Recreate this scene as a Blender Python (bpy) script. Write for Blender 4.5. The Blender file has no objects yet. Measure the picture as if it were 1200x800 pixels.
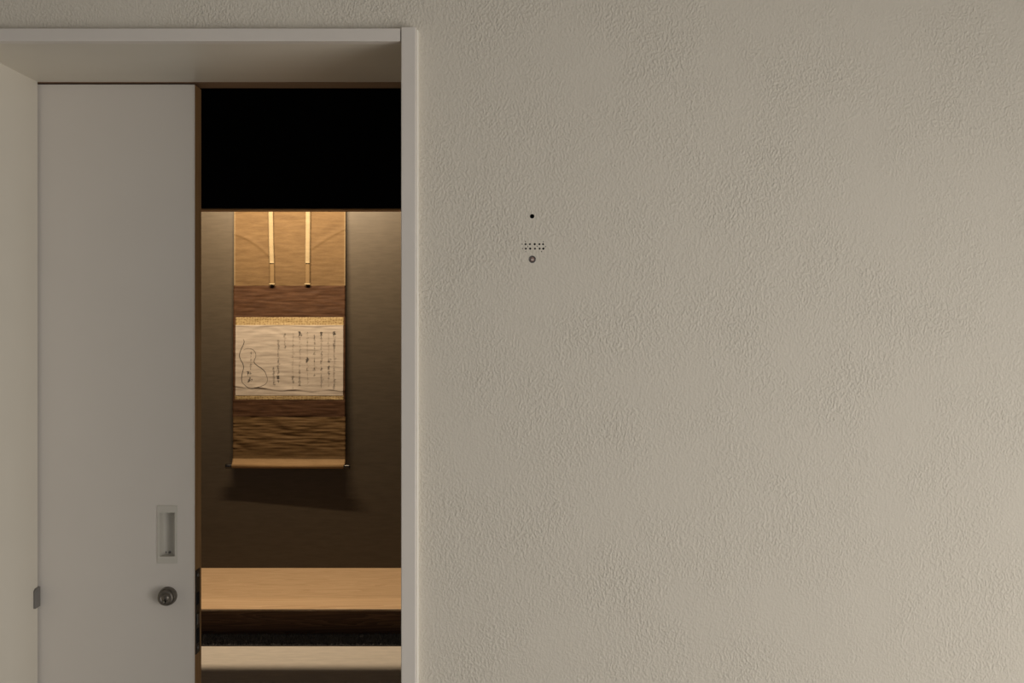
import bpy, bmesh, math, random
from mathutils import Vector, noise

random.seed(7)
scene = bpy.context.scene
COL = scene.collection

# ------------------------------------------------------------------ camera
EYE = 1.43            # camera height; the camera stands at x=0, y=0 and looks along +y
F = 1300.0            # focal length in pixels of the 1200 wide frame
VX, VY = 600.0, 378.0
cd = bpy.data.cameras.new('camera')
cam = bpy.data.objects.new('camera', cd)
COL.objects.link(cam)
cam.location = (0, 0, EYE)
cam.rotation_euler = (math.pi / 2, 0, 0)
cd.sensor_width = 36.0
cd.lens = 36.0 * F / 1200.0
cd.shift_y = (VY - 400.0) / 1200.0
cd.clip_start = 0.02
scene.camera = cam

# ------------------------------------------------------------------ world, lights, exposure
world = bpy.data.worlds.new('world')
scene.world = world
world.use_nodes = True
bg = world.node_tree.nodes['Background']
bg.inputs['Color'].default_value = (0.80, 0.88, 1.0, 1)
bg.inputs['Strength'].default_value = 0.5

def area(name, loc, target, sx, sy, power, col):
    ld = bpy.data.lights.new(name, 'AREA')
    ld.shape = 'RECTANGLE'; ld.size = sx; ld.size_y = sy
    ld.energy = power; ld.color = col
    o = bpy.data.objects.new(name, ld); COL.objects.link(o)
    o.location = loc
    o.rotation_euler = (Vector(target) - Vector(loc)).to_track_quat('-Z', 'Y').to_euler()
    return o

# daylight entering through the large window of the corridor's right wall
win = area('window_daylight', (1.75, 0.0, 0.87), (0.0, 0.0, 0.87), 2.4, 1.44, 39.0, (1.0, 0.945, 0.86))
# added weak cool fill from behind the camera, to lift the door
fill_light = area('rear_fill', (0.2, -3.28, 1.35), (0.2, 0.0, 1.35), 1.6, 1.3, 2.5, (0.92, 0.96, 1.0))
# warm row of small bulbs hidden behind the alcove lintel
for i in range(7):
    ld = bpy.data.lights.new('alcove_lamp_bulb', 'POINT')
    ld.energy = 21.5; ld.shadow_soft_size = 0.011; ld.color = (1.0, 0.76, 0.50)
    lo = bpy.data.objects.new('alcove_lamp_bulb', ld); COL.objects.link(lo)
    lo.location = (-1.20 + (i - 3) * 0.125, 5.262, 2.35)

vs = scene.view_settings
vs.view_transform = 'Standard'
vs.look = 'None'
vs.exposure = 0.0
vs.gamma = 1.0
vs.use_curve_mapping = False

# ------------------------------------------------------------------ helpers
def at(px, py, Y):
    """real position of a point seen at pixel (px, py) and standing at depth Y"""
    return Vector(((px - VX) * Y / F, Y, EYE + (VY - py) * Y / F))

def bx(bm, x0, x1, y0, y1, z0, z1, mi=0):
    v = [bm.verts.new(p) for p in ((x0,y0,z0),(x1,y0,z0),(x1,y1,z0),(x0,y1,z0),
                                   (x0,y0,z1),(x1,y0,z1),(x1,y1,z1),(x0,y1,z1))]
    for f in ((0,3,2,1),(4,5,6,7),(0,1,5,4),(1,2,6,5),(2,3,7,6),(3,0,4,7)):
        fc = bm.faces.new([v[i] for i in f]); fc.material_index = mi
    return v

def cyl(bm, c, axis, r, h, n=24, r2=None, mi=0, caps=(True, True)):
    """cylinder / cone from centre of base c along axis"""
    axis = Vector(axis).normalized(); c = Vector(c)
    a = axis.orthogonal().normalized(); b = axis.cross(a)
    r2 = r if r2 is None else r2
    lo, hi = [], []
    for i in range(n):
        t = 2 * math.pi * i / n
        d = a * math.cos(t) + b * math.sin(t)
        lo.append(bm.verts.new(c + d * r)); hi.append(bm.verts.new(c + axis * h + d * r2))
    for i in range(n):
        j = (i + 1) % n
        bm.faces.new((lo[i], lo[j], hi[j], hi[i])).material_index = mi
    if caps[0]: bm.faces.new(lo[::-1]).material_index = mi
    if caps[1]: bm.faces.new(hi).material_index = mi

def lathe(bm, c, axis, prof, n=32):
    """surface of revolution; prof = [(radius, height along axis), ...]"""
    axis = Vector(axis).normalized(); c = Vector(c)
    a = axis.orthogonal().normalized(); b = axis.cross(a)
    rings = []
    for r, h in prof:
        if r < 1e-6:
            rings.append([bm.verts.new(c + axis * h)] * n); continue
        rings.append([bm.verts.new(c + axis * h + (a * math.cos(2*math.pi*i/n) + b * math.sin(2*math.pi*i/n)) * r) for i in range(n)])
    for q in range(len(rings) - 1):
        for i in range(n):
            j = (i + 1) % n
            vs_ = [rings[q][i], rings[q][j], rings[q+1][j], rings[q+1][i]]
            u = []
            for v in vs_:
                if v not in u: u.append(v)
            if len(u) > 2: bm.faces.new(u)

def obj(name, bm, mats, parent=None, bevel=0.0, smooth=False, seg=2):
    bmesh.ops.recalc_face_normals(bm, faces=bm.faces)
    me = bpy.data.meshes.new(name); bm.to_mesh(me); bm.free()
    o = bpy.data.objects.new(name, me); COL.objects.link(o)
    for m in (mats if isinstance(mats, (list, tuple)) else [mats]): me.materials.append(m)
    if smooth:
        for p in me.polygons: p.use_smooth = True
    if bevel:
        md = o.modifiers.new('bevel', 'BEVEL'); md.width = bevel; md.segments = seg
        md.limit_method = 'ANGLE'; md.angle_limit = math.radians(40)
    if parent: o.parent = parent
    return o

def boxobj(name, dims, mat, parent=None, bevel=0.0):
    bm = bmesh.new(); bx(bm, *dims)
    return obj(name, bm, mat, parent, bevel)

def tag(o, label, cat=None, kind=None, group=None):
    o['label'] = label
    if cat: o['category'] = cat
    if kind: o['kind'] = kind
    if group: o['group'] = group
    return o

def root(name, loc=(0, 0, 0)):
    o = bpy.data.objects.new(name, None); COL.objects.link(o)
    o.empty_display_size = 0.05
    o.location = loc
    return o

# ------------------------------------------------------------------ materials
def mat(name, col, rough=0.6, metal=0.0, spec=0.5):
    m = bpy.data.materials.new(name); m.use_nodes = True
    b = m.node_tree.nodes['Principled BSDF']
    b.inputs['Base Color'].default_value = (*col, 1)
    b.inputs['Roughness'].default_value = rough
    b.inputs['Metallic'].default_value = metal
    b.inputs['Specular IOR Level'].default_value = spec
    return m

def nd(m, t): return m.node_tree.nodes.new(t)
def lk(m, a, b): m.node_tree.links.new(a, b)
def bsdf(m): return m.node_tree.nodes['Principled BSDF']

def coords(m, scale, rot=(0, 0, 0)):
    tc = nd(m, 'ShaderNodeTexCoord'); mp = nd(m, 'ShaderNodeMapping')
    mp.inputs['Scale'].default_value = scale
    mp.inputs['Rotation'].default_value = rot
    lk(m, tc.outputs['Object'], mp.inputs['Vector'])
    return mp.outputs['Vector']

def tnoise(m, vec, scale, detail=3.0, rough=0.5, dist=0.0):
    n = nd(m, 'ShaderNodeTexNoise')
    n.inputs['Scale'].default_value = scale
    n.inputs['Detail'].default_value = detail
    n.inputs['Roughness'].default_value = rough
    n.inputs['Distortion'].default_value = dist
    lk(m, vec, n.inputs['Vector'])
    return n.outputs['Fac']

def ramp(m, fac, stops):
    r = nd(m, 'ShaderNodeValToRGB')
    e = r.color_ramp.elements
    while len(e) < len(stops): e.new(0.5)
    for i, (p, c) in enumerate(stops):
        e[i].position = p; e[i].color = (*c, 1)
    lk(m, fac, r.inputs['Fac'])
    return r.outputs['Color']

def fmath(m, op, a, b):
    n = nd(m, 'ShaderNodeMath'); n.operation = op
    for i, v in enumerate((a, b)):
        if isinstance(v, (int, float)): n.inputs[i].default_value = v
        else: lk(m, v, n.inputs[i])
    return n.outputs[0]

def bump(m, h, strength, dist):
    b = nd(m, 'ShaderNodeBump')
    b.inputs['Strength'].default_value = strength
    b.inputs['Distance'].default_value = dist
    lk(m, h, b.inputs['Height'])
    lk(m, b.outputs['Normal'], bsdf(m).inputs['Normal'])

def varied(name, c1, c2, scale, vec_scale=(1, 1, 1), rough=0.6, bump_s=0.0, bump_d=0.001, detail=3.0, spec=0.5, lo=0.3, hi=0.7):
    m = mat(name, c1, rough, 0.0, spec)
    v = coords(m, vec_scale)
    f = tnoise(m, v, scale, detail)
    lk(m, ramp(m, f, [(lo, c1), (hi, c2)]), bsdf(m).inputs['Base Color'])
    if bump_s: bump(m, f, bump_s, bump_d)
    return m

# textured (sprayed) plaster of the corridor wall
M_plaster = mat('sprayed_plaster', (0.72, 0.665, 0.575), 0.75, 0, 0.3)
v = coords(M_plaster, (1.0, 1.0, 0.78))
n1 = tnoise(M_plaster, v, 320.0, 2.0, 0.45)
n1r = nd(M_plaster, 'ShaderNodeMapRange'); lk(M_plaster, n1, n1r.inputs[0])
n1r.inputs[1].default_value = 0.40; n1r.inputs[2].default_value = 0.72
n2 = tnoise(M_plaster, v, 430.0, 2.0, 0.5)
n3 = tnoise(M_plaster, coords(M_plaster, (1, 1, 1)), 6.5, 3.0, 0.6)
n3r = nd(M_plaster, 'ShaderNodeMapRange'); lk(M_plaster, n3, n3r.inputs[0])
n3r.inputs[1].default_value = 0.36; n3r.inputs[2].default_value = 0.66
n3r.inputs[3].default_value = 0.30; n3r.inputs[4].default_value = 1.0
h = fmath(M_plaster, 'MULTIPLY', n1r.outputs[0], n3r.outputs[0])
h = fmath(M_plaster, 'ADD', h, fmath(M_plaster, 'MULTIPLY', n2, 0.22))
h = fmath(M_plaster, 'ADD', h, fmath(M_plaster, 'MULTIPLY', n3, 1.6))
bump(M_plaster, h, 0.72, 0.0011)

M_frame = varied('grey_white_enamel', (0.75, 0.695, 0.64), (0.77, 0.715, 0.66), 9.0, rough=0.42, spec=0.45)
M_lining = varied('cream_enamel', (0.71, 0.66, 0.57), (0.73, 0.68, 0.59), 7.0, rough=0.38, spec=0.45)
M_door = varied('door_enamel', (0.73, 0.685, 0.635), (0.75, 0.705, 0.655), 6.0, rough=0.45, spec=0.4)
M_pull = mat('painted_pull', (0.63, 0.60, 0.54), 0.35)
M_lock = varied('aged_nickel', (0.15, 0.135, 0.115), (0.24, 0.215, 0.185), 160.0, rough=0.42)
bsdf(M_lock).inputs['Metallic'].default_value = 0.85
M_black = mat('black_metal', (0.018, 0.017, 0.016), 0.4, 0.3)
M_hole = mat('hole_dark', (0.006, 0.005, 0.005), 0.9)
M_steel = mat('grey_steel', (0.22, 0.21, 0.20), 0.4, 0.4)
M_caulk = mat('white_caulk', (0.86, 0.82, 0.75), 0.5)
M_button = mat('pink_grey_button', (0.36, 0.25, 0.22), 0.25)
M_glass_dot = mat('pale_button_dot', (0.85, 0.80, 0.75), 0.15)

def wood(name, dark, mid, light, sc=1.0, rough=0.5, spec=0.4, along='X'):
    m = mat(name, mid, rough, 0, spec)
    s = {'X': (0.35, 5.0, 9.0), 'Z': (9.0, 9.0, 0.35)}[along]
    vv = coords(m, s)
    a = tnoise(m, vv, 2.2 * sc, 3.0, 0.55, 1.6)
    fine = tnoise(m, coords(m, tuple(c * 4 for c in s)), 6.0 * sc, 4.0, 0.6, 0.3)
    w = nd(m, 'ShaderNodeMath'); w.operation = 'FRACT'
    lk(m, fmath(m, 'MULTIPLY', a, 9.0), w.inputs[0])
    fac = fmath(m, 'ADD', fmath(m, 'MULTIPLY', w.outputs[0], 0.55), fmath(m, 'MULTIPLY', fine, 0.45))
    lk(m, ramp(m, fac, [(0.12, light), (0.5, mid), (0.9, dark)]), bsdf(m).inputs['Base Color'])
    bump(m, fac, 0.06, 0.0006)
    return m

M_edge = wood('door_edge_wood', (0.30, 0.16, 0.065), (0.36, 0.20, 0.085), (0.41, 0.24, 0.11), along='Z')
M_head = wood('head_wood', (0.20, 0.115, 0.07), (0.24, 0.14, 0.085), (0.28, 0.165, 0.10))
M_board = wood('pale_cypress', (0.45, 0.30, 0.175), (0.55, 0.39, 0.24), (0.62, 0.45, 0.29), 0.9, 0.5, 0.3)
M_sill = wood('pale_cypress_sill', (0.53, 0.36, 0.215), (0.63, 0.445, 0.275), (0.72, 0.54, 0.36), 0.6, 0.5, 0.3)
M_riser = wood('dark_stained_cedar', (0.08, 0.038, 0.017), (0.15, 0.07, 0.031), (0.24, 0.125, 0.055), 0.8, 0.55, 0.3)
M_lintel = wood('lintel_wood', (0.25, 0.14, 0.06), (0.33, 0.19, 0.085), (0.38, 0.23, 0.11), 1.0)

# dark washi paper of the alcove's back wall: fine horizontal fibres
M_alcove = varied('charcoal_paper', (0.045, 0.035, 0.0225), (0.057, 0.045, 0.030), 60.0, (0.25, 1, 1.6), 0.50, 0.12, 0.001, 4.0, 0.45)
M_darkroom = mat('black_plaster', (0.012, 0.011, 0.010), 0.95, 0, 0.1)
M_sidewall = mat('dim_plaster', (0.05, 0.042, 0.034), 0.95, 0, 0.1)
M_mat = varied('beige_matting', (0.60, 0.57, 0.53), (0.70, 0.66, 0.61), 26.0, (0.5, 1.6, 1), 0.85, 0.3, 0.001, 5.0, 0.2)
M_carpet = varied('charcoal_pile', (0.05, 0.05, 0.053), (0.13, 0.128, 0.13), 240.0, rough=1.0, spec=0.05)
M_corfloor = varied('pale_floor', (0.24, 0.225, 0.20), (0.28, 0.26, 0.235), 3.0, rough=0.6)
M_corwall = mat('corridor_white', (0.50, 0.49, 0.47), 0.8)

def silk(name, c1, c2, c3):
    m = mat(name, c1, 0.75, 0, 0.25)
    a = tnoise(m, coords(m, (1.2, 1, 7.0)), 9.0, 5.0, 0.65)
    w = tnoise(m, coords(m, (1.0, 1, 14.0)), 60.0, 2.0, 0.5)
    fac = fmath(m, 'ADD', fmath(m, 'MULTIPLY', a, 0.7), fmath(m, 'MULTIPLY', w, 0.3))
    lk(m, ramp(m, fac, [(0.32, c1), (0.5, c2), (0.68, c3)]), bsdf(m).inputs['Base Color'])
    bump(m, w, 0.15, 0.0008)
    return m

M_silk = silk('ochre_silk', (0.074, 0.043, 0.017), (0.098, 0.060, 0.025), (0.122, 0.077, 0.034))
M_brown = silk('russet_silk', (0.032, 0.013, 0.005), (0.049, 0.021, 0.008), (0.072, 0.033, 0.014))
M_lowsilk = silk('rippled_ochre_silk', (0.064, 0.035, 0.012), (0.092, 0.053, 0.020), (0.122, 0.074, 0.030))
M_wrap = silk('pale_ochre_silk', (0.20, 0.125, 0.06), (0.23, 0.148, 0.072), (0.26, 0.17, 0.085))
M_paper = silk('aged_paper', (0.315, 0.272, 0.235), (0.36, 0.318, 0.277), (0.395, 0.352, 0.307))
M_ribbon = silk('cream_ribbon', (0.20, 0.155, 0.09), (0.23, 0.18, 0.105), (0.255, 0.20, 0.12))
M_ribbon_tip = silk('tan_ribbon_tip', (0.125, 0.08, 0.036), (0.14, 0.092, 0.042), (0.16, 0.105, 0.048))
M_edge_light = silk('pale_selvedge', (0.12, 0.082, 0.042), (0.135, 0.095, 0.05), (0.15, 0.105, 0.055))
M_ink = mat('black_ink', (0.014, 0.011, 0.009), 0.7)
M_ink_pale = mat('faded_ink', (0.17, 0.135, 0.105), 0.8)
M_lacquer = mat('black_lacquer', (0.008, 0.007, 0.007), 0.25, 0, 0.5)
# gold brocade: rows of small dark flowers
M_gold = mat('gold_brocade', (0.40, 0.25, 0.08), 0.5, 0.0, 0.5)
vo = nd(M_gold, 'ShaderNodeTexVoronoi'); vo.inputs['Scale'].default_value = 95.0
vo.inputs['Randomness'].default_value = 0.55
lk(M_gold, coords(M_gold, (0.75, 0.02, 1.0)), vo.inputs['Vector'])
lk(M_gold, ramp(M_gold, vo.outputs['Distance'], [(0.16, (0.15, 0.092, 0.034)), (0.34, (0.28, 0.205, 0.098)), (0.7, (0.34, 0.26, 0.13))]), bsdf(M_gold).inputs['Base Color'])

# ------------------------------------------------------------------ main dimensions
TRIM_Y = 1.66          # face of the door casing
WALL_Y = 1.674         # face of the plaster wall
WALL_B = 1.944         # back of that wall
DOOR_Y = 1.950         # face of the sliding door
DOOR_T = 0.043
XR = -0.166            # right side of the opening
XL = -0.831            # left side of the opening
ZH = 1.8515            # underside of the head lining
CEIL = 2.50
ALC_F = 5.09           # front of the alcove platform
ALC_B = 5.94           # back wall of the alcove
ALC_Z = 0.118          # platform height
LIN_Z = EYE + (VY - 245.5) * 5.05 / F

# ------------------------------------------------------------------ corridor shell
def intercom_spots():
    k = WALL_Y / F
    P = lambda px, py: ((px - VX) * k, EYE + (VY - py) * k)
    holes = []
    for r, py in enumerate((286.0, 291.2)):
        for i, px in enumerate((612.0, 615.9, 621.0, 626.6, 632.1, 636.4)):
            holes.append((*P(px + (0.3 if r else 0), py), 0.0008 if i == 0 else (0.0015 if (i + r) % 3 else 0.0017)))
    for px, py in ((615.5, 283.0), (636.8, 283.2), (618.4, 288.7), (629.5, 288.5), (634.5, 294.6), (616.0, 294.8), (639.4, 288.8)):
        holes.append((*P(px, py), 0.0007))
    return P(623.6, 253.3), holes, P(623.8, 303.7)
CAMP, HOLES, BTNP = intercom_spots()

bm = bmesh.new()
TW = 0.022  # casing width
ox0, ox1, oz = XL - 0.018, XR + 0.004, ZH + 0.012
outline = [(ox1, 0.0), (1.60, 0.0), (1.60, CEIL), (-2.20, CEIL), (-2.20, 0.0), (ox0, 0.0), (ox0, oz), (ox1, oz)]
fr = [bm.verts.new((x, WALL_Y, z)) for x, z in outline]; bk = [bm.verts.new((x, WALL_B, z)) for x, z in outline]
bm.faces.new(fr); bm.faces.new(bk[::-1])
for i in range(8):
    j = (i + 1) % 8; bm.faces.new((fr[i], bk[i], bk[j], fr[j]))
wall_front = obj('wall_front', bm, M_plaster)
tag(wall_front, 'beige sprayed plaster wall with stippled texture around the doorway', kind='structure')
# drill the intercom openings
bm = bmesh.new()
cyl(bm, (CAMP[0], WALL_Y - 0.01, CAMP[1]), (0, 1, 0), 0.0034, 0.030, 20)
for x, z, r in HOLES:
    cyl(bm, (x, WALL_Y - 0.01, z), (0, 1, 0), r, 0.030, 10)
cyl(bm, (BTNP[0], WALL_Y - 0.01, BTNP[1]), (0, 1, 0), 0.0056, 0.022, 28)
cut = obj('cutter', bm, M_hole)
md = wall_front.modifiers.new('drill', 'BOOLEAN'); md.object = cut; md.operation = 'DIFFERENCE'; md.solver = 'EXACT'
dg = bpy.context.evaluated_depsgraph_get()
me2 = bpy.data.meshes.new_from_object(wall_front.evaluated_get(dg))
wall_front.modifiers.clear(); wall_front.data = me2
me2.materials.clear(); me2.materials.append(M_plaster)
for p in me2.polygons: p.material_index = 0
bpy.data.objects.remove(cut, do_unlink=True)

# intercom built into the wall
ic = root('wall_intercom', (BTNP[0], WALL_Y, BTNP[1]))
tag(ic, 'flush intercom with pinhole camera, speaker holes and round call button in plaster wall', 'intercom')
def under(parent, o):
    o.parent = parent
    o.matrix_parent_inverse.identity()
    o.location = -Vector(parent.location)
    return o
def cup(name, x, z, r, dep, n, m=M_hole):
    bm = bmesh.new()
    lathe(bm, (x, WALL_Y + 0.0006, z), (0, 1, 0), [(r * 0.985, 0), (r * 0.985, dep), (0, dep)], n)
    return under(ic, obj(name, bm, m))
c = cup('camera_hole', CAMP[0], CAMP[1], 0.0034, 0.019, 20)
bm = bmesh.new(); lathe(bm, (CAMP[0], WALL_Y + 0.009, CAMP[1]), (0, -1, 0), [(0.0024, 0), (0.0018, 0.0012), (0, 0.0017)], 16)
lens = obj('camera_lens', bm, M_lacquer, c, smooth=True)
for x, z, r in HOLES:
    cup('speaker_hole', x, z, r, 0.018, 10)
bm = bmesh.new()
lathe(bm, (BTNP[0], WALL_Y + 0.004, BTNP[1]), (0, -1, 0), [(0.0055, -0.006), (0.0055, 0.003), (0.0049, 0.0046), (0.0042, 0.0044), (0.0040, 0.0015)], 32)
ring = under(ic, obj('button_ring', bm, M_steel, smooth=True))
bm = bmesh.new()
lathe(bm, (BTNP[0], WALL_Y + 0.003, BTNP[1]), (0, -1, 0), [(0.0042, -0.004), (0.0040, 0.001), (0.0030, 0.0026), (0.0014, 0.0032), (0, 0.0034)], 32)
btn = under(ic, obj('call_button', bm, M_button, smooth=True))
bm = bmesh.new()
lathe(bm, (BTNP[0] - 0.0008, WALL_Y + 0.0002, BTNP[1] - 0.0006), (0, -1, 0), [(0.0012, -0.001), (0.0011, 0.0006), (0, 0.0010)], 16)
obj('button_dot', bm, M_glass_dot, btn, smooth=True)

# corridor around the camera
tag(boxobj('floor_corridor', (-2.2, 1.75, -3.2, WALL_B, -0.10, 0.0), M_corfloor), 'grey corridor floor', kind='structure')
tag(boxobj('ceiling_corridor', (-2.2, 1.75, -3.2, WALL_B, CEIL, CEIL + 0.1), M_corwall), 'white corridor ceiling', kind='structure')
def holed(name, axis, c0, c1, lo, hi, h0, h1, z0, z1, label):
    """wall slab c0..c1 thick, lo..hi long, with one window opening"""
    bm = bmesh.new()
    for a, b, p, q in ((lo, h0, 0, CEIL), (h1, hi, 0, CEIL), (h0, h1, 0, z0), (h0, h1, z1, CEIL)):
        if axis == 'x': bx(bm, c0, c1, a, b, p, q)
        else: bx(bm, a, b, c0, c1, p, q)
    return tag(obj(name, bm, M_corwall), label, kind='structure')
holed('wall_back', 'y', -3.3, -3.2, -2.2, 1.75, -0.6, 1.0, 0.70, 2.00, 'white corridor wall opposite the doorway with an opening added for the rear fill light')
tag(boxobj('wall_left', (-2.3, -2.2, -3.2, WALL_B, 0, CEIL), M_corwall), 'white end wall of the corridor', kind='structure')
holed('wall_right', 'x', 1.60, 1.75, -3.2, WALL_B, -1.20, 1.20, 0.15, 1.59, 'white corridor wall with a wide low window opening')

# ------------------------------------------------------------------ doorway trim
ZT = ZH + 0.0192        # top of the head casing
bm = bmesh.new(); bx(bm, XL - 0.022, XR - 0.0012, TRIM_Y + 0.0015, WALL_Y + 0.004, ZH, ZT)
head = obj('trim_1', bm, M_frame, bevel=0.0008)
tag(head, 'narrow grey-white casing across the head of the doorway', kind='structure')
bm = bmesh.new(); bx(bm, XR, XR + TW, TRIM_Y, WALL_Y + 0.004, 0.0, ZT + 0.002)
rc = obj('trim_2', bm, M_frame, bevel=0.0012)
tag(rc, 'grey-white vertical casing on the latch side of the doorway', kind='structure')
bm = bmesh.new()
bx(bm, XR + TW - 0.0002, XR + TW + 0.0030, TRIM_Y + 0.007, WALL_Y + 0.0015, 0.0, ZT)
obj('caulk_bead', bm, M_caulk, rc, bevel=0.0012)
bm = bmesh.new(); bx(bm, XL - 0.022, XL, TRIM_Y, WALL_Y + 0.004, 0.0, ZH)
tag(obj('trim_3', bm, M_frame, bevel=0.0008), 'grey-white vertical casing on the sliding side of the doorway', kind='structure')
# deep lining boards of the opening
bm = bmesh.new(); bx(bm, XL - 0.016, XR, WALL_Y + 0.004, WALL_B, ZH, ZH + 0.011)
tag(obj('trim_4', bm, M_lining), 'cream painted soffit board of the deep doorway', kind='structure')
bm = bmesh.new(); bx(bm, XL - 0.016, XL, WALL_Y + 0.004, WALL_B - 0.001, 0, ZH)
lj = obj('trim_5', bm, M_lining)
tag(lj, 'cream painted side lining of the deep doorway where the door slides', kind='structure')
bm = bmesh.new(); bx(bm, XR, XR + 0.0035, WALL_Y + 0.004, WALL_B, 0, ZH)
tag(obj('trim_6', bm, M_lining), 'cream painted side lining of the doorway behind the latch-side casing', kind='structure')
# little grey stop let into the side lining
z0, z1 = EYE - (711 - VY) * 1.94 / F, EYE - (688 - VY) * 1.94 / F
bm = bmesh.new()
pts = [(1.926, z0), (1.947, z0), (1.947, z1), (1.932, z1), (1.926, z1 - 0.004)]
A = [bm.verts.new((XL - 0.001, y, z)) for y, z in pts]; B = [bm.verts.new((XL + 0.0035, y, z)) for y, z in pts]
bm.faces.new(A); bm.faces.new(B)
for i in range(5):
    j = (i + 1) % 5; bm.faces.new((A[i], A[j], B[j], B[i]))
obj('door_stop', bm, M_steel, lj, bevel=0.0006)['label'] = 'small grey metal door stop'
# wooden head rail and latch post behind the wall, at the door's own depth
tag(boxobj('trim_7', (-1.60, 0.10, WALL_B + 0.001, DOOR_Y + DOOR_T + 0.001, ZH - 0.0005, ZH + 0.07), M_head, bevel=0.001), 'brown wooden head rail above the sliding door', kind='structure')
tag(boxobj('trim_8', (XR, XR + 0.06, WALL_B + 0.001, DOOR_Y + DOOR_T + 0.001, 0.0, ZH - 0.001), M_head, bevel=0.001), 'brown wooden latch post behind the doorway lining', kind='structure')

# ------------------------------------------------------------------ sliding door
DX1 = (228.0 - VX) * DOOR_Y / F
DX0 = DX1 - 0.72
DZ0, DZ1 = 0.006, ZH - 0.0030
kd = DOOR_Y / F
pu = at(196.2, 626.0, DOOR_Y)          # flush pull
pw, ph = 0.0352, 0.1020
lo_ = at(197.3, 697.6, DOOR_Y)         # lock
door = root('door_1', ((DX0 + DX1) / 2, DOOR_Y + DOOR_T / 2, DZ0))
tag(door, 'grey-white sliding door standing half open with flush pull and key cylinder', kind='structure')
def dchild(o, parent=door):
    return under(door, o) if parent is door else o
# leaf with a real pocket for the pull
bm = bmesh.new()
EB = 0.0022                     # edge band thickness
hx0, hx1, hz0, hz1 = pu.x - pw/2 + 0.003, pu.x + pw/2 - 0.003, pu.z - ph/2 + 0.003, pu.z + ph/2 - 0.003
xs = [DX0, hx0, hx1, DX1 - EB]; zs = [DZ0, hz0, hz1, DZ1]
yf, yb = DOOR_Y, DOOR_Y + DOOR_T
def quad(pts):
    bm.faces.new([bm.verts.new(p) for p in pts])
for i in range(3):
    for j in range(3):
        if i == 1 and j == 1: continue
        quad([(xs[i], yf, zs[j]), (xs[i+1], yf, zs[j]), (xs[i+1], yf, zs[j+1]), (xs[i], yf, zs[j+1])])
quad([(xs[0], yb, DZ0), (xs[0], yb, DZ1), (xs[3], yb, DZ1), (xs[3], yb, DZ0)])
for a, b in (((xs[0], DZ0), (xs[3], DZ0)), ((xs[3], DZ0), (xs[3], DZ1)), ((xs[3], DZ1), (xs[0], DZ1)), ((xs[0], DZ1), (xs[0], DZ0))):
    quad([(a[0], yf, a[1]), (b[0], yf, b[1]), (b[0], yb, b[1]), (a[0], yb, a[1])])
yp = yf + 0.024
for a, b in (((hx0, hz0), (hx1, hz0)), ((hx1, hz0), (hx1, hz1)), ((hx1, hz1), (hx0, hz1)), ((hx0, hz1), (hx0, hz0))):
    quad([(a[0], yf, a[1]), (b[0], yf, b[1]), (b[0], yp, b[1]), (a[0], yp, a[1])])
quad([(hx0, yp, hz0), (hx1, yp, hz0), (hx1, yp, hz1), (hx0, yp, hz1)])
bmesh.ops.remove_doubles(bm, verts=bm.verts, dist=1e-5)
dchild(obj('door_leaf', bm, M_door))
# thin painted front lip + wooden edge band
bm = bmesh.new(); bx(bm, DX1 - EB, DX1 - 0.0001, yf, yf + 0.003, DZ0, DZ1)
dchild(obj('front_lip', bm, M_door, bevel=0.0010))
bm = bmesh.new(); bx(bm, DX1 - EB, DX1, yf + 0.003, yf + 0.034, DZ0, DZ1)
dchild(obj('edge_band', bm, M_edge))['label'] = 'brown wooden edge of the door'
bm = bmesh.new(); bx(bm, DX1 - EB, DX1, yf + 0.034, yb, DZ0, DZ1)
dchild(obj('rear_lip', bm, M_edge, bevel=0.0010))
# lock face plate in the edge
fz0, fz1 = EYE - (765 - VY) * 1.965 / F, EYE - (667 - VY) * 1.965 / F
bm = bmesh.new(); bx(bm, DX1 - 0.001, DX1 + 0.0014, yf + 0.005, yf + 0.029, fz0, fz1)
fp = dchild(obj('lock_faceplate', bm, M_black, bevel=0.0006)); fp['label'] = 'black metal lock plate on the door edge'
zc = (fz0 + fz1) / 2
def fchild(name, y0, y1, z0, z1, th, m):
    bm = bmesh.new(); bx(bm, DX1 + 0.0008, DX1 + 0.0014 + th, yf + y0, yf + y1, z0, z1)
    return obj(name, bm, m, fp, bevel=0.0004)
fchild('hook_bolt', 0.010, 0.022, zc - 0.022, zc - 0.004, 0.0016, M_lock)
fchild('bolt_slot', 0.008, 0.024, zc + 0.012, zc + 0.034, 0.0003, M_hole)
fchild('bolt_slot', 0.008, 0.024, zc - 0.056, zc - 0.030, 0.0003, M_hole)
for zz in (fz0 + 0.010, fz1 - 0.010):
    bm = bmesh.new(); lathe(bm, (DX1 + 0.0012, yf + 0.017, zz), (1, 0, 0), [(0.0038, 0), (0.0036, 0.0007), (0, 0.0011)], 16)
    obj('screw', bm, M_steel, fp, smooth=True)
# flush pull: rim, tray, two screws
bm = bmesh.new()
xo0, xo1, zo0, zo1 = pu.x - pw/2, pu.x + pw/2, pu.z - ph/2, pu.z + ph/2
xi0, xi1, zi0, zi1 = pu.x - 0.0132, pu.x + 0.0132, pu.z - 0.0385, pu.z + 0.0385
yr = yf - 0.0016
ou = [(xo0, zo0), (xo1, zo0), (xo1, zo1), (xo0, zo1)]
inn = [(xi0, zi0), (xi1, zi0), (xi1, zi1), (xi0, zi1)]
for i in range(4):
    j = (i + 1) % 4
    quad([(ou[i][0], yr, ou[i][1]), (ou[j][0], yr, ou[j][1]), (inn[j][0], yr, inn[j][1]), (inn[i][0], yr, inn[i][1])])
    quad([(ou[i][0], yr, ou[i][1]), (ou[i][0], yf + 0.001, ou[i][1]), (ou[j][0], yf + 0.001, ou[j][1]), (ou[j][0], yr, ou[j][1])])
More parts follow.
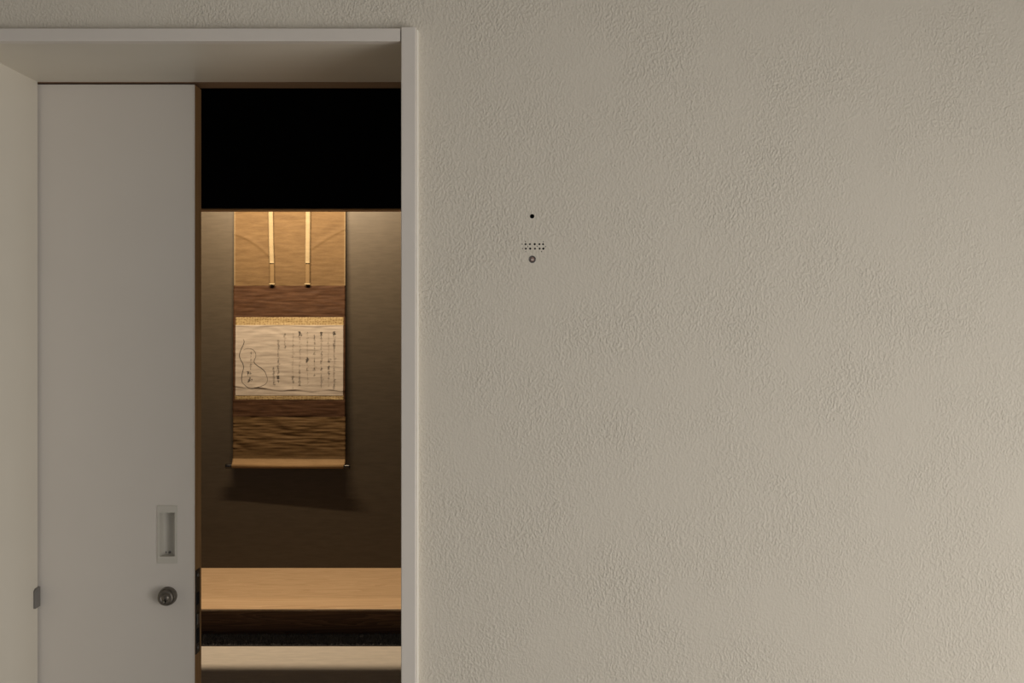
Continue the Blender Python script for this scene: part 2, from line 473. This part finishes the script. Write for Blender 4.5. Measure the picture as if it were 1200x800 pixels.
bmesh.ops.remove_doubles(bm, verts=bm.verts, dist=1e-5)
pull = dchild(obj('flush_pull', bm, M_pull, bevel=0.0006))
pull['label'] = 'pale rectangular flush pull with deep recess'
# tray: scooped section in plan
bm = bmesh.new()
N = 14; prof = []
for i in range(N + 1):
    t = i / N
    x = xi0 + (xi1 - xi0) * t
    y = yr + 0.0185 * min(1.0, (1 - abs(2 * t - 1) ** 5)) ** 0.8
    prof.append((x, y))
lo = [bm.verts.new((x, y, zi0)) for x, y in prof]; hi = [bm.verts.new((x, y, zi1)) for x, y in prof]
for i in range(N): bm.faces.new((lo[i], lo[i+1], hi[i+1], hi[i]))
bm.faces.new(lo); bm.faces.new(hi)
obj('recess_tray', bm, M_pull, pull)
for dx in (-0.0085, -0.0010):
    bm = bmesh.new(); lathe(bm, (pu.x + dx, yr + 0.0178, zi0 + 0.004), (0, -1, 0), [(0.0023, -0.002), (0.0022, 0.0006), (0, 0.001)], 14)
    obj('screw', bm, M_steel, pull, smooth=True)
# key cylinder
lock = dchild(obj('lock_cylinder', (lambda b: (lathe(b, (lo_.x, yf + 0.0005, lo_.z), (0, -1, 0),
        [(0.0158, 0), (0.0158, 0.006), (0.0150, 0.0075), (0.0152, 0.012), (0.0146, 0.0135), (0.0136, 0.0140), (0.0134, 0.0110)], 48), b)[1])(bmesh.new()), M_lock, smooth=True))
lock['label'] = 'round dark nickel key cylinder'
bm = bmesh.new()
lathe(bm, (lo_.x, yf - 0.0095, lo_.z), (0, -1, 0), [(0.0133, -0.004), (0.0133, 0.0085), (0.0128, 0.0094), (0.0070, 0.0098), (0.0066, 0.0088), (0.0062, 0.0098), (0, 0.0100)], 48)
plug = obj('cylinder_face', bm, M_lock, lock, smooth=True)
bm = bmesh.new(); bx(bm, lo_.x - 0.0009, lo_.x + 0.0009, yf - 0.0198, yf - 0.018, lo_.z - 0.0090, lo_.z - 0.0015)
bx(bm, lo_.x - 0.0009, lo_.x + 0.0022, yf - 0.0198, yf - 0.018, lo_.z - 0.0056, lo_.z - 0.0042)
obj('keyway', bm, M_hole, lock)
bm = bmesh.new(); lathe(bm, (lo_.x - 0.0016, yf - 0.0194, lo_.z - 0.0062), (0, -1, 0), [(0.0009, -0.001), (0.0009, 0.0004), (0, 0.0008)], 12)
obj('bright_dot', bm, mat('bright_metal', (0.9, 0.85, 0.7), 0.2, 0.9), lock, smooth=True)  # small bright metal dot beside the keyway

# ------------------------------------------------------------------ inner room shell
IX0, IX1 = -3.0, 0.9
tag(boxobj('floor', (IX0, IX1, WALL_B + 0.001, 4.905, -0.08, 0.0), M_mat), 'beige matting floor of the dim inner room', kind='structure')
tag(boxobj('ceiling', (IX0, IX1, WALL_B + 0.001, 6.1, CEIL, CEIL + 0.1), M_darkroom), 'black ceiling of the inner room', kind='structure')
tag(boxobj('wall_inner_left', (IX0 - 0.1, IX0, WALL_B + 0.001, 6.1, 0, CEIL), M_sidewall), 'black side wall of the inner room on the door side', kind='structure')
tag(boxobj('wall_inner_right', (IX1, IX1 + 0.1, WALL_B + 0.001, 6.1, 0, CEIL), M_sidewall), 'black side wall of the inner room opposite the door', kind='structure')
tag(boxobj('wall_alcove', (IX0, IX1, ALC_B, 6.1, 0, CEIL), M_alcove), 'dark charcoal paper back wall of the alcove behind the scroll', kind='structure')
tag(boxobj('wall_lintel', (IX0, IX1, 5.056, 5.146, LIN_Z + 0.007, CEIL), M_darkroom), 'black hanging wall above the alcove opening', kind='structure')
bm = bmesh.new(); bx(bm, IX0, IX1, 5.05, 5.15, LIN_Z, LIN_Z + 0.007)
tag(obj('trim_9', bm, M_lintel, bevel=0.002), 'brown wooden lintel bar under the black hanging wall', kind='structure')

# alcove platform
pf = root('alcove_platform', ((IX0 + IX1) / 2, ALC_F, 0))
tag(pf, 'raised pale cypress alcove floor with dark stained riser below the scroll', 'platform')
SILL_B = 5.295
bm = bmesh.new(); bx(bm, IX0, IX1, SILL_B + 0.0008, ALC_B, ALC_Z - 0.03, ALC_Z - 0.0006)
under(pf, obj('board', bm, M_board, bevel=0.0006))
bm = bmesh.new(); bx(bm, IX0, IX1, ALC_F, SILL_B, ALC_Z - 0.012, ALC_Z)
under(pf, obj('front_sill', bm, M_sill, bevel=0.004, seg=3))['label'] = 'paler front strip of the platform'
bm = bmesh.new(); bx(bm, IX0, IX1, ALC_F + 0.0015, ALC_F + 0.06, -0.02, ALC_Z - 0.012)
under(pf, obj('riser', bm, M_riser))['label'] = 'dark brown stained wooden riser'
bm = bmesh.new(); bx(bm, IX0, IX1, ALC_F + 0.06, ALC_B, -0.02, ALC_Z - 0.03)
under(pf, obj('bearer', bm, M_riser))

# charcoal carpet strip at the foot of the riser, a groove before the matting blackened to stand for its shade
tag(boxobj('floor_groove', (IX0, IX1, 4.905, 5.16, -0.08, -0.030), M_darkroom), 'groove along the edge of the beige matting, coloured black for shade', kind='structure')
cr = root('carpet_strip', (-1.1, 5.0, -0.03))
tag(cr, 'narrow charcoal carpet strip at the foot of the dark riser', 'carpet')
bm = bmesh.new(); bx(bm, IX0, IX1, 4.945, ALC_F - 0.0005, -0.030, -0.006)
under(cr, obj('backing', bm, M_carpet))
vsn, fcs = [], []
rnd = random.Random(3)
for i in range(46000):
    x = rnd.uniform(-2.3, 0.75); y = rnd.uniform(4.947, ALC_F - 0.004)
    hgt = rnd.uniform(0.010, 0.021); w = rnd.uniform(0.0012, 0.0022); a = rnd.uniform(0, math.pi)
    dx, dy = math.cos(a) * w, math.sin(a) * w
    y = min(y, ALC_F - 0.003)
    lx, ly = rnd.uniform(-0.006, 0.006), rnd.uniform(-0.006, 0.006)
    k = len(vsn)
    vsn += [(x - dx, y - dy, -0.007), (x + dx, y + dy, -0.007), (x + lx, min(y + ly, ALC_F - 0.001), -0.007 + hgt)]
    fcs.append((k, k + 1, k + 2))
me = bpy.data.meshes.new('pile'); me.from_pydata(vsn, [], fcs); me.materials.append(M_carpet)
pile = bpy.data.objects.new('pile', me); COL.objects.link(pile); under(cr, pile); pile['kind'] = 'stuff'

# ------------------------------------------------------------------ hanging scroll
SY = 5.910                      # nominal depth used for the scroll's widths
def sx(px): return (px - VX) * SY / F
def sz(py): return EYE + (VY - py) * SY / F
Z_TOP, Z_BOT = 2.24, sz(545)
SC = sx(338.5)
scroll = root('hanging_scroll', (SC, ALC_B - 0.05, Z_BOT))
tag(scroll, 'hanging scroll with gourd drawing and brush writing on ochre and brown silk', 'scroll')

def fbm(x, y, s):
    return noise.noise(Vector((x, y, s)))
def bellc(t, w): return math.exp(-(t / w) ** 2)
def ridge(t, w):
    """one-sided crease: soft roll up, sharp drop below"""
    return math.exp(-(t / w) ** 2) if t > 0 else math.exp(-(t / (w * 0.35)) ** 2)
def depth(x, z):
    """depth (y) of the scroll's cloth at width x and height z"""
    t = (Z_TOP - z) / (Z_TOP - Z_BOT)                 # 0 top .. 1 bottom
    u = (x - sx(272)) / (sx(405) - sx(272))           # 0 left .. 1 right
    off = 0.013 + (0.009 + 0.020 * u) * t
    px = VX + x * F / SY; py = VY - (z - EYE) * F / SY
    w = 0.0
    # fine horizontal ripples everywhere, stronger towards the foot
    amp = 0.0008 if py < 334 else (0.0028 if py < 372 else (0.0015 if py < 466 else (0.0030 if py < 488 else 0.0062)))
    if 520 < py: amp *= max(0.0, (540 - py) / 20)
    w += amp * (fbm(x * 3.6, z * 30.0 + 2.5 * fbm(x * 5.0, z * 3.0, 6.0), 1.7) + 0.6 * fbm(x * 8.0, z * 58.0, 4.1) + 0.3 * fbm(x * 13.0, z * 105.0, 2.2))
    w += 0.0010 * fbm(x * 2.0, z * 9.0, 9.3)
    # two slack curves on the upper silk
    for x0, y0, x1, y1, x2, y2, s in ((274, 274, 296, 279, 315, 300, 1), (405, 268, 383, 276, 366, 291, 1)):
        lo, hi = min(x0, x2), max(x0, x2)
        if lo - 4 < px < hi + 14 and 240 < py < 334:
            q = (px - x0) / (x2 - x0); q = max(0, min(1, q))
            yc = (1-q)**2 * y0 + 2*q*(1-q) * y1 + q*q * y2
            fade = 1.0 if abs(px - x2) > 6 or (px - x2) * (x2 - x0) < 0 else max(0, 1 - abs(px - x2) / 7)
            if (px - x2) * (x2 - x0) > 0: fade = max(0, 1 - abs(px - x2) / 9)
            w += 0.0026 * fade * ridge((yc - py), 3.6)
    # creases of the paper
    if 376 < py < 467:
        wave = 1.1 * math.sin(px * 0.16) + 1.8 * fbm(px * 0.045, 0.3, 2.0)
        yc = 452.5 + 6.0 * (1 - math.exp(-max(0, px - 283) / 22.0)) * 0.75 + wave * 0.8
        w += 0.0040 * ridge(yc - py, 3.0) * max(0.1, 0.55 + 0.9 * fbm(px * 0.06, 8.0, 1.0))
        w += 0.0016 * ridge(381.5 + 0.6 * math.sin(px * 0.09) - py, 2.6)
        for yc0, a, ph in ((404, .0008, .0), (412, .0006, 1.), (424, .0005, 2.), (434, .0007, 3.), (442, .0009, 4.)):
            yc = yc0 + 5.0 * fbm(px * 0.030, yc0 * 0.37, 5.0)
            w += a * ridge(yc - py, 2.4) * max(0, 0.35 + 1.1 * fbm(px * 0.05, yc0, 7.0) + 0.3)
    # the cloth bellies out to wrap the roller
    if py > 533:
        w += 0.040 * ((py - 533) / 12.6) ** 2
    # slightly curled selvedges
    e = min(u, 1 - u)
    w += 0.0022 * math.exp(-(e / 0.02) ** 2)
    return ALC_B - off - w

def panel(name, px0, px1, py0, py1, m, lift=0.0, nx=70, dy=0.45, flare=True, parent=None, jag=None):
    ny = max(2, int((py1 - py0) / dy))
    vs_, fs = [], []
    for j in range(ny + 1):
        py = py0 + (py1 - py0) * j / ny
        for i in range(nx + 1):
            px = px0 + (px1 - px0) * i / nx
            pyy = py + (jag(px) if jag and j == ny else 0)
            x, z = sx(px), sz(pyy)
            vs_.append((x, depth(x, z) - lift, z))
    for j in range(ny):
        for i in range(nx):
            a = j * (nx + 1) + i
            fs.append((a, a + nx + 1, a + nx + 2, a + 1))
    me = bpy.data.meshes.new(name); me.from_pydata(vs_, [], fs); me.materials.append(m)
    for p in me.polygons: p.use_smooth = True
    o = bpy.data.objects.new(name, me); COL.objects.link(o)
    md = o.modifiers.new('thick', 'SOLIDIFY'); md.thickness = 0.0006; md.offset = -1.0
    if parent: o.parent = parent
    else: under(scroll, o)
    return o

PYT = VY - (Z_TOP - EYE) * F / SY
panel('upper_silk', 273.6, 404.6, PYT, 334.8, M_silk, dy=0.55)['label'] = 'ochre silk upper panel'
panel('brown_band', 272.9, 404.4, 334.8, 371.5, M_brown)['label'] = 'russet silk band above the paper'
panel('brown_border', 272.7, 404.6, 371.5, 468.5, M_brown, nx=90)
panel('brown_band', 272.1, 404.7, 468.5, 488.2, M_brown)['label'] = 'russet silk band below the paper'
panel('lower_silk', 272.6, 405.2, 488.2, 537.4, M_lowsilk)['label'] = 'ochre silk lower panel, rippled'
panel('roller_wrap', 272.6, 405.2, 537.4, 545.6, M_wrap)['label'] = 'paler silk wrapping the roller'
panel('brocade_strip', 275.4, 402.6, 371.6, 382.0, M_gold, 0.0010)['label'] = 'gold brocade strip above the paper'
paper = panel('paper', 275.3, 402.4, 380.8, 463.4, M_paper, 0.0018, nx=150, dy=0.35)
paper['label'] = 'aged cream paper with gourd outline and columns of brush writing'
panel('brocade_strip', 274.9, 402.8, 463.0, 468.2, M_gold, 0.0010)['label'] = 'gold brocade strip below the paper'
# pale selvedge lines along both edges of the upper silk
panel('selvedge', 273.5, 275.0, PYT, 334.8, M_edge_light, 0.0006, nx=3, dy=1.2)
panel('selvedge', 403.0, 404.7, PYT, 334.8, M_edge_light, 0.0006, nx=3, dy=1.2)

# ribbons (two loose strips with folded tips)
def ribbon(pts, wpx, tip_from):
    """pts: (px, py) down the centre line; ends in a tan folded tip"""
    def strip(name, seq, m, lift, parent=None, wk=1.0):
        vs_, fs = [], []
        for k, (cx, cy, l) in enumerate(seq):
            for i in range(5):
                px = cx + wpx * wk * (i / 4 - 0.5)
                x, z = sx(px), sz(cy)
                vs_.append((x, ALC_B - 0.015 - (0.024) * (Z_TOP - z) / (Z_TOP - Z_BOT) - 0.005 - l - 0.0012 * (1 - (i / 2 - 1) ** 2), z))
        for k in range(len(seq) - 1):
            for i in range(4):
                a = k * 5 + i; fs.append((a, a + 5, a + 6, a + 1))
        me = bpy.data.meshes.new(name); me.from_pydata(vs_, [], fs); me.materials.append(m)
        for p in me.polygons: p.use_smooth = True
        o = bpy.data.objects.new(name, me); COL.objects.link(o)
        md = o.modifiers.new('thick', 'SOLIDIFY'); md.thickness = 0.0012; md.offset = 0
        if parent: o.parent = parent
        else: under(scroll, o)
        return o
    def centre(py):
        for (ax, ay), (bx_, by) in zip(pts, pts[1:]):
            if ay <= py <= by: return ax + (bx_ - ax) * (py - ay) / (by - ay)
        return pts[-1][0]
    n = 40
    main = [(centre(PYT + (tip_from - PYT) * k / n), PYT + (tip_from - PYT) * k / n, 0.002 + 0.001 * math.sin(k * 0.4)) for k in range(n + 1)]
    main += [(main[-1][0], tip_from + 0.6, 0.006)]
    r = strip('ribbon', main, M_ribbon, 0)
    end = pts[-1][1]
    tip = [(centre(tip_from - 1 + (end - tip_from + 1) * k / 12), tip_from - 1 + (end - tip_from + 1) * k / 12, 0.0005 + 0.002 * (k / 12) ** 2) for k in range(13)]
    strip('ribbon_tip', tip, M_ribbon_tip, 0, r)
    hem = [(pts[-1][0], end - 1.3, 0.0030), (pts[-1][0], end - 0.5, 0.006), (pts[-1][0], end + 0.1, 0.0075), (pts[-1][0], end + 0.3, 0.004)]
    strip('ribbon_hem', hem, M_ribbon, 0, r, 1.25)
    # dark open end of the folded tip
    x0, x1 = sx(pts[-1][0] - 1.9), sx(pts[-1][0] + 1.9); z = sz(end + 0.1)
    yy = ALC_B - 0.015 - 0.024 * (Z_TOP - z) / (Z_TOP - Z_BOT) - 0.007
    b2 = bmesh.new(); bx(b2, x0, x1, yy - 0.004, yy + 0.002, z - 0.0045, z - 0.0005)
    o = obj('ribbon_end', b2, M_lacquer, r)
for pts in ([(317.2, PYT), (316.9, 246), (317.6, 285), (318.5, 308), (318.8, 333.2)], [(360.6, PYT), (360.7, 246), (360.5, 285), (360.4, 308), (360.4, 333.2)]):
    ribbon(pts, 5.4, 307.6)
# the children made inside ribbon() were built in world space under an offset parent whose own offset cancels out

# roller at the foot, slightly skewed because one end stands further from the wall
def rp(px):
    x = sx(px); z = sz(545.2)
    return Vector((x, depth(x, sz(545.6)) + 0.0065, sz(545.2)))
A, B = rp(272.6), rp(405.2)
ax = (B - A).normalized()
bm = bmesh.new()
cyl(bm, A, ax, 0.0100, (B - A).length, 40)
roller = under(scroll, obj('roller', bm, M_wrap, smooth=False))
for p in roller.data.polygons: p.use_smooth = len(p.vertices) == 4
roller['label'] = 'silk-wrapped roller at the foot of the scroll'
for c0, d, L in ((A, -ax, sx(272.6) - sx(265.6)), (B, ax, sx(412.0) - sx(405.2))):
    bm = bmesh.new()
    lathe(bm, c0 - d * 0.003, d, [(0.0, 0), (0.0112, 0.0), (0.0112, 0.006), (0.0118, L * 0.5), (0.0126, L - 0.003), (0.0118, L + 0.001), (0.0, L + 0.003)], 28)
    o = obj('roller_knob', bm, M_lacquer, roller, smooth=True); o['label'] = 'black lacquer roller end'
# top stave, cord and hook (behind the lintel)
yt = depth(SC, Z_TOP)
bm = bmesh.new(); bx(bm, sx(273.3), sx(404.9), yt - 0.010, yt + 0.006, Z_TOP - 0.004, Z_TOP + 0.020)
under(scroll, obj('top_stave', bm, M_silk, bevel=0.004, seg=3))
bm = bmesh.new()
apex = Vector((SC, ALC_B - 0.02, Z_TOP + 0.11))
for px in (305, 372):
    p = Vector((sx(px), yt - 0.002, Z_TOP + 0.018))
    cyl(bm, p, apex - p, 0.0022, (apex - p).length, 8)
under(scroll, obj('cord', bm, M_brown))
bm = bmesh.new(); cyl(bm, (SC, ALC_B, Z_TOP + 0.112), (0, -1, 0), 0.003, 0.034, 10)
cyl(bm, (SC, ALC_B - 0.033, Z_TOP + 0.108), (0, 0, 1), 0.003, 0.018, 10)
hook = tag(obj('wall_hook', bm, M_black), 'black hook in the alcove wall holding the scroll cord', 'hook')

# ---- ink: gourd outline and brush writing as thin strokes lying on the paper
ivs, ifs, imi = [], [], []
def stroke(pts, widths, mi=0, sub=4):
    """ribbon of ink along pixel-frame points of the paper (smoothed)"""
    P = []
    n = len(pts)
    for k in range(n - 1):
        p0 = Vector(pts[max(k-1, 0)]); p1 = Vector(pts[k]); p2 = Vector(pts[k+1]); p3 = Vector(pts[min(k+2, n-1)])
        for s in range(sub):
            t = s / sub
            q = 0.5 * ((2*p1) + (p2-p0)*t + (2*p0-5*p1+4*p2-p3)*t*t + (3*p1-p0-3*p2+p3)*t**3)
            P.append((q, widths[k] + (widths[k+1] - widths[k]) * t))
    P.append((Vector(pts[-1]), widths[-1]))
    k0 = len(ivs)
    for i, (q, w) in enumerate(P):
        a = P[max(i-1, 0)][0]; b = P[min(i+1, len(P)-1)][0]
        d = (b - a); d = d.normalized() if d.length > 1e-6 else Vector((0, 1))
        nrm = Vector((-d.y, d.x)) * (w / 2)
        for sgn in (-1, 1):
            e = q + nrm * sgn
            x, z = sx(e.x), sz(e.y)
            ivs.append((x, depth(x, z) - 0.0018 - 0.0005, z))
        if i:
            a0 = k0 + 2 * (i - 1)
            ifs.append((a0, a0 + 1, a0 + 3, a0 + 2)); imi.append(mi)
def zpt(x, y): return (272 + x / 8.0, 370 + y / 8.0)
# gourd: the long left contour with its tail, then the right contour back round the foot
G1 = [zpt(*p) for p in ((100, 218), (110, 240), (100, 275), (78, 320), (65, 370), (76, 410), (98, 450), (104, 490), (92, 540), (86, 585), (92, 622), (100, 636))]
stroke(G1, [0.25, 0.75, 0.7, 0.75, 0.8, 0.7, 0.8, 0.7, 0.75, 0.75, 0.6, 0.4])
G2 = [zpt(*p) for p in ((106, 322), (128, 308), (160, 306), (192, 318), (215, 345), (220, 380), (206, 415), (206, 440), (232, 466), (270, 490), (302, 520), (322, 562), (330, 600), (318, 632), (290, 652), (255, 664), (215, 676), (180, 682), (145, 672), (118, 650), (102, 636))]
stroke(G2, [0.15, 0.2, 0.25, 0.45, 0.5, 0.45, 0.5, 0.7, 0.75, 0.75, 0.7, 0.5, 0.35, 0.4, 0.5, 0.6, 0.65, 0.65, 0.6, 0.55, 0.4])

def ink_part(name, label, stuff):
    me = bpy.data.meshes.new(name); me.from_pydata(ivs, [], ifs)
    me.materials.append(M_ink); me.materials.append(M_ink_pale)
    for p, mi in zip(me.polygons, imi): p.material_index = mi
    o = bpy.data.objects.new(name, me); COL.objects.link(o); o.parent = paper
    o['label'] = label
    if stuff: o['kind'] = 'stuff'
    ivs.clear(); ifs.clear(); imi.clear()
ink_part('gourd_outline', 'brush-drawn outline of a gourd', False)
rg = random.Random(21)
def glyph(cx, cy, size, bold, mi=0):
    """one cursive brush character: a few short joined strokes"""
    n = 3 if size < 2.6 else (4 if size < 4 else 5)
    if bold > 0.7: n += 2
    for s in range(n):
        kind = rg.random()
        x0 = cx + rg.uniform(-0.45, 0.35) * size; y0 = cy + (s / max(1, n - 1) - 0.5) * size * 0.85
        w = bold * rg.uniform(0.6, 1.15)
        if kind < 0.45:      # horizontal, slightly rising
            L = size * rg.uniform(0.4, 0.9); x0 = cx - L / 2 + rg.uniform(-.1, .1) * size
            stroke([(x0, y0), (x0 + L * 0.5, y0 - 0.08 * size), (x0 + L, y0 - 0.05 * size)], [w * 0.9, w * 0.55, w * 0.8], mi, 3)
        elif kind < 0.8:     # downward sweep
            L = size * rg.uniform(0.35, 0.75); dxx = rg.uniform(-0.4, 0.25) * size
            stroke([(cx + rg.uniform(-.25, .25) * size, y0 - L * 0.4), (cx + dxx * 0.5, y0 + L * 0.2), (cx + dxx, y0 + L * 0.6)], [w, w * 0.75, w * 0.25], mi, 3)
        else:                # hook / loop
            L = size * 0.4
            stroke([(x0, y0), (x0 + L, y0 - 0.15 * L), (x0 + L * 0.8, y0 + L * 0.6), (x0 + 0.1 * L, y0 + L)], [w * 0.7, w * 0.6, w * 0.5, w * 0.2], mi, 3)

def column(cx, marks, link=0.14):
    """marks: (y, size, bold, ink); thin linking strokes run between them"""
    prev = None
    for y, s, b, mi in marks:
        jx = cx + rg.uniform(-0.35, 0.35)
        glyph(jx, y, s, b, mi)
        if prev and y - prev[1] < 9:
            stroke([(prev[0], prev[1] + 1), ((prev[0] + jx) / 2 + rg.uniform(-.3, .3), (prev[1] + y) / 2), (jx, y - 1)], [link * .5, link * .7, link * .5], 1, 3)
        prev = (jx, y)
D, L_ = 0, 1
def run(y0, y1, step, s, b, mi):
    r = []; y = y0
    while y <= y1: r.append((y + rg.uniform(-.4, .4), s * rg.uniform(.9, 1.3), b * rg.uniform(.8, 1.5), 0 if rg.random() < .45 else mi)); y += step
    return r
def mix(base, bold):
    out = [m for m in base if all(abs(m[0] - q[0]) > 2.4 for q in bold)] + bold
    return sorted(out)
column(391.8, mix(run(394.5, 455, 4.3, 2.9, .30, L_), [(390.8, 4.2, .95, D), (399.6, 3.2, .55, D), (404, 3.4, .60, D)]))
column(385.2, mix(run(392, 454, 4.6, 2.6, .24, L_), [(422.6, 4.2, .60, D), (430.6, 4.0, .65, D), (437, 3.6, .55, D)]))
column(376.6, mix(run(395, 454, 4.4, 3.0, .30, L_), [(391, 3.8, .80, D), (413.6, 3.6, .45, D), (424.4, 3.4, .40, D), (432, 4.0, .38, D)]))
column(368.6, mix(run(398, 440, 4.6, 2.6, .26, L_), [(394, 2.8, .50, D), (414, 3.6, .55, D), (423.4, 1.6, .70, D), (432.6, 3.4, .48, D)]))
column(360.2, mix(run(391, 452, 4.8, 2.2, .20, L_), [(421.5, 5.0, 1.0, D), (433, 2.8, .35, D)]), 0.22)
column(351.2, mix(run(397, 452, 4.5, 2.6, .26, L_), [(391, 4.8, .95, D), (396.8, 2.4, .45, D), (436.4, 3.0, .40, D), (445.6, 4.2, .55, D), (450.4, 3.4, .42, D)]))
column(343.2, mix(run(391, 455, 4.5, 2.6, .24, L_), [(442.8, 3.8, .70, D), (447.5, 3.0, .5, D)]))
column(333.6, mix(run(396, 408, 3.6, 2.6, .26, L_), [(392.4, 3.4, .42, D)]))
column(325.8, mix(run(400, 450, 3.7, 2.8, .38, D), [(442.2, 3.8, .75, D), (446.8, 3.0, .55, D)]), 0.12)
column(320.6, mix(run(432, 451, 3.6, 2.8, .34, D), []), 0.2)
# words inside the gourd
column(293.6, [(413.6, 3.0, .35, D), (417.6, 1.6, .55, D), (421.4, 1.7, .55, D), (427.6, 3.8, .48, D), (432.4, 1.6, .5, D)], 0.1)
glyph(290.3, 437, 3.6, .75); glyph(293.2, 437.2, 3.2, .6); glyph(292.2, 444.6, 4.6, .7); glyph(291.0, 446, 3.2, .5)
ink_part('brush_writing', 'columns of cursive brush writing', True)
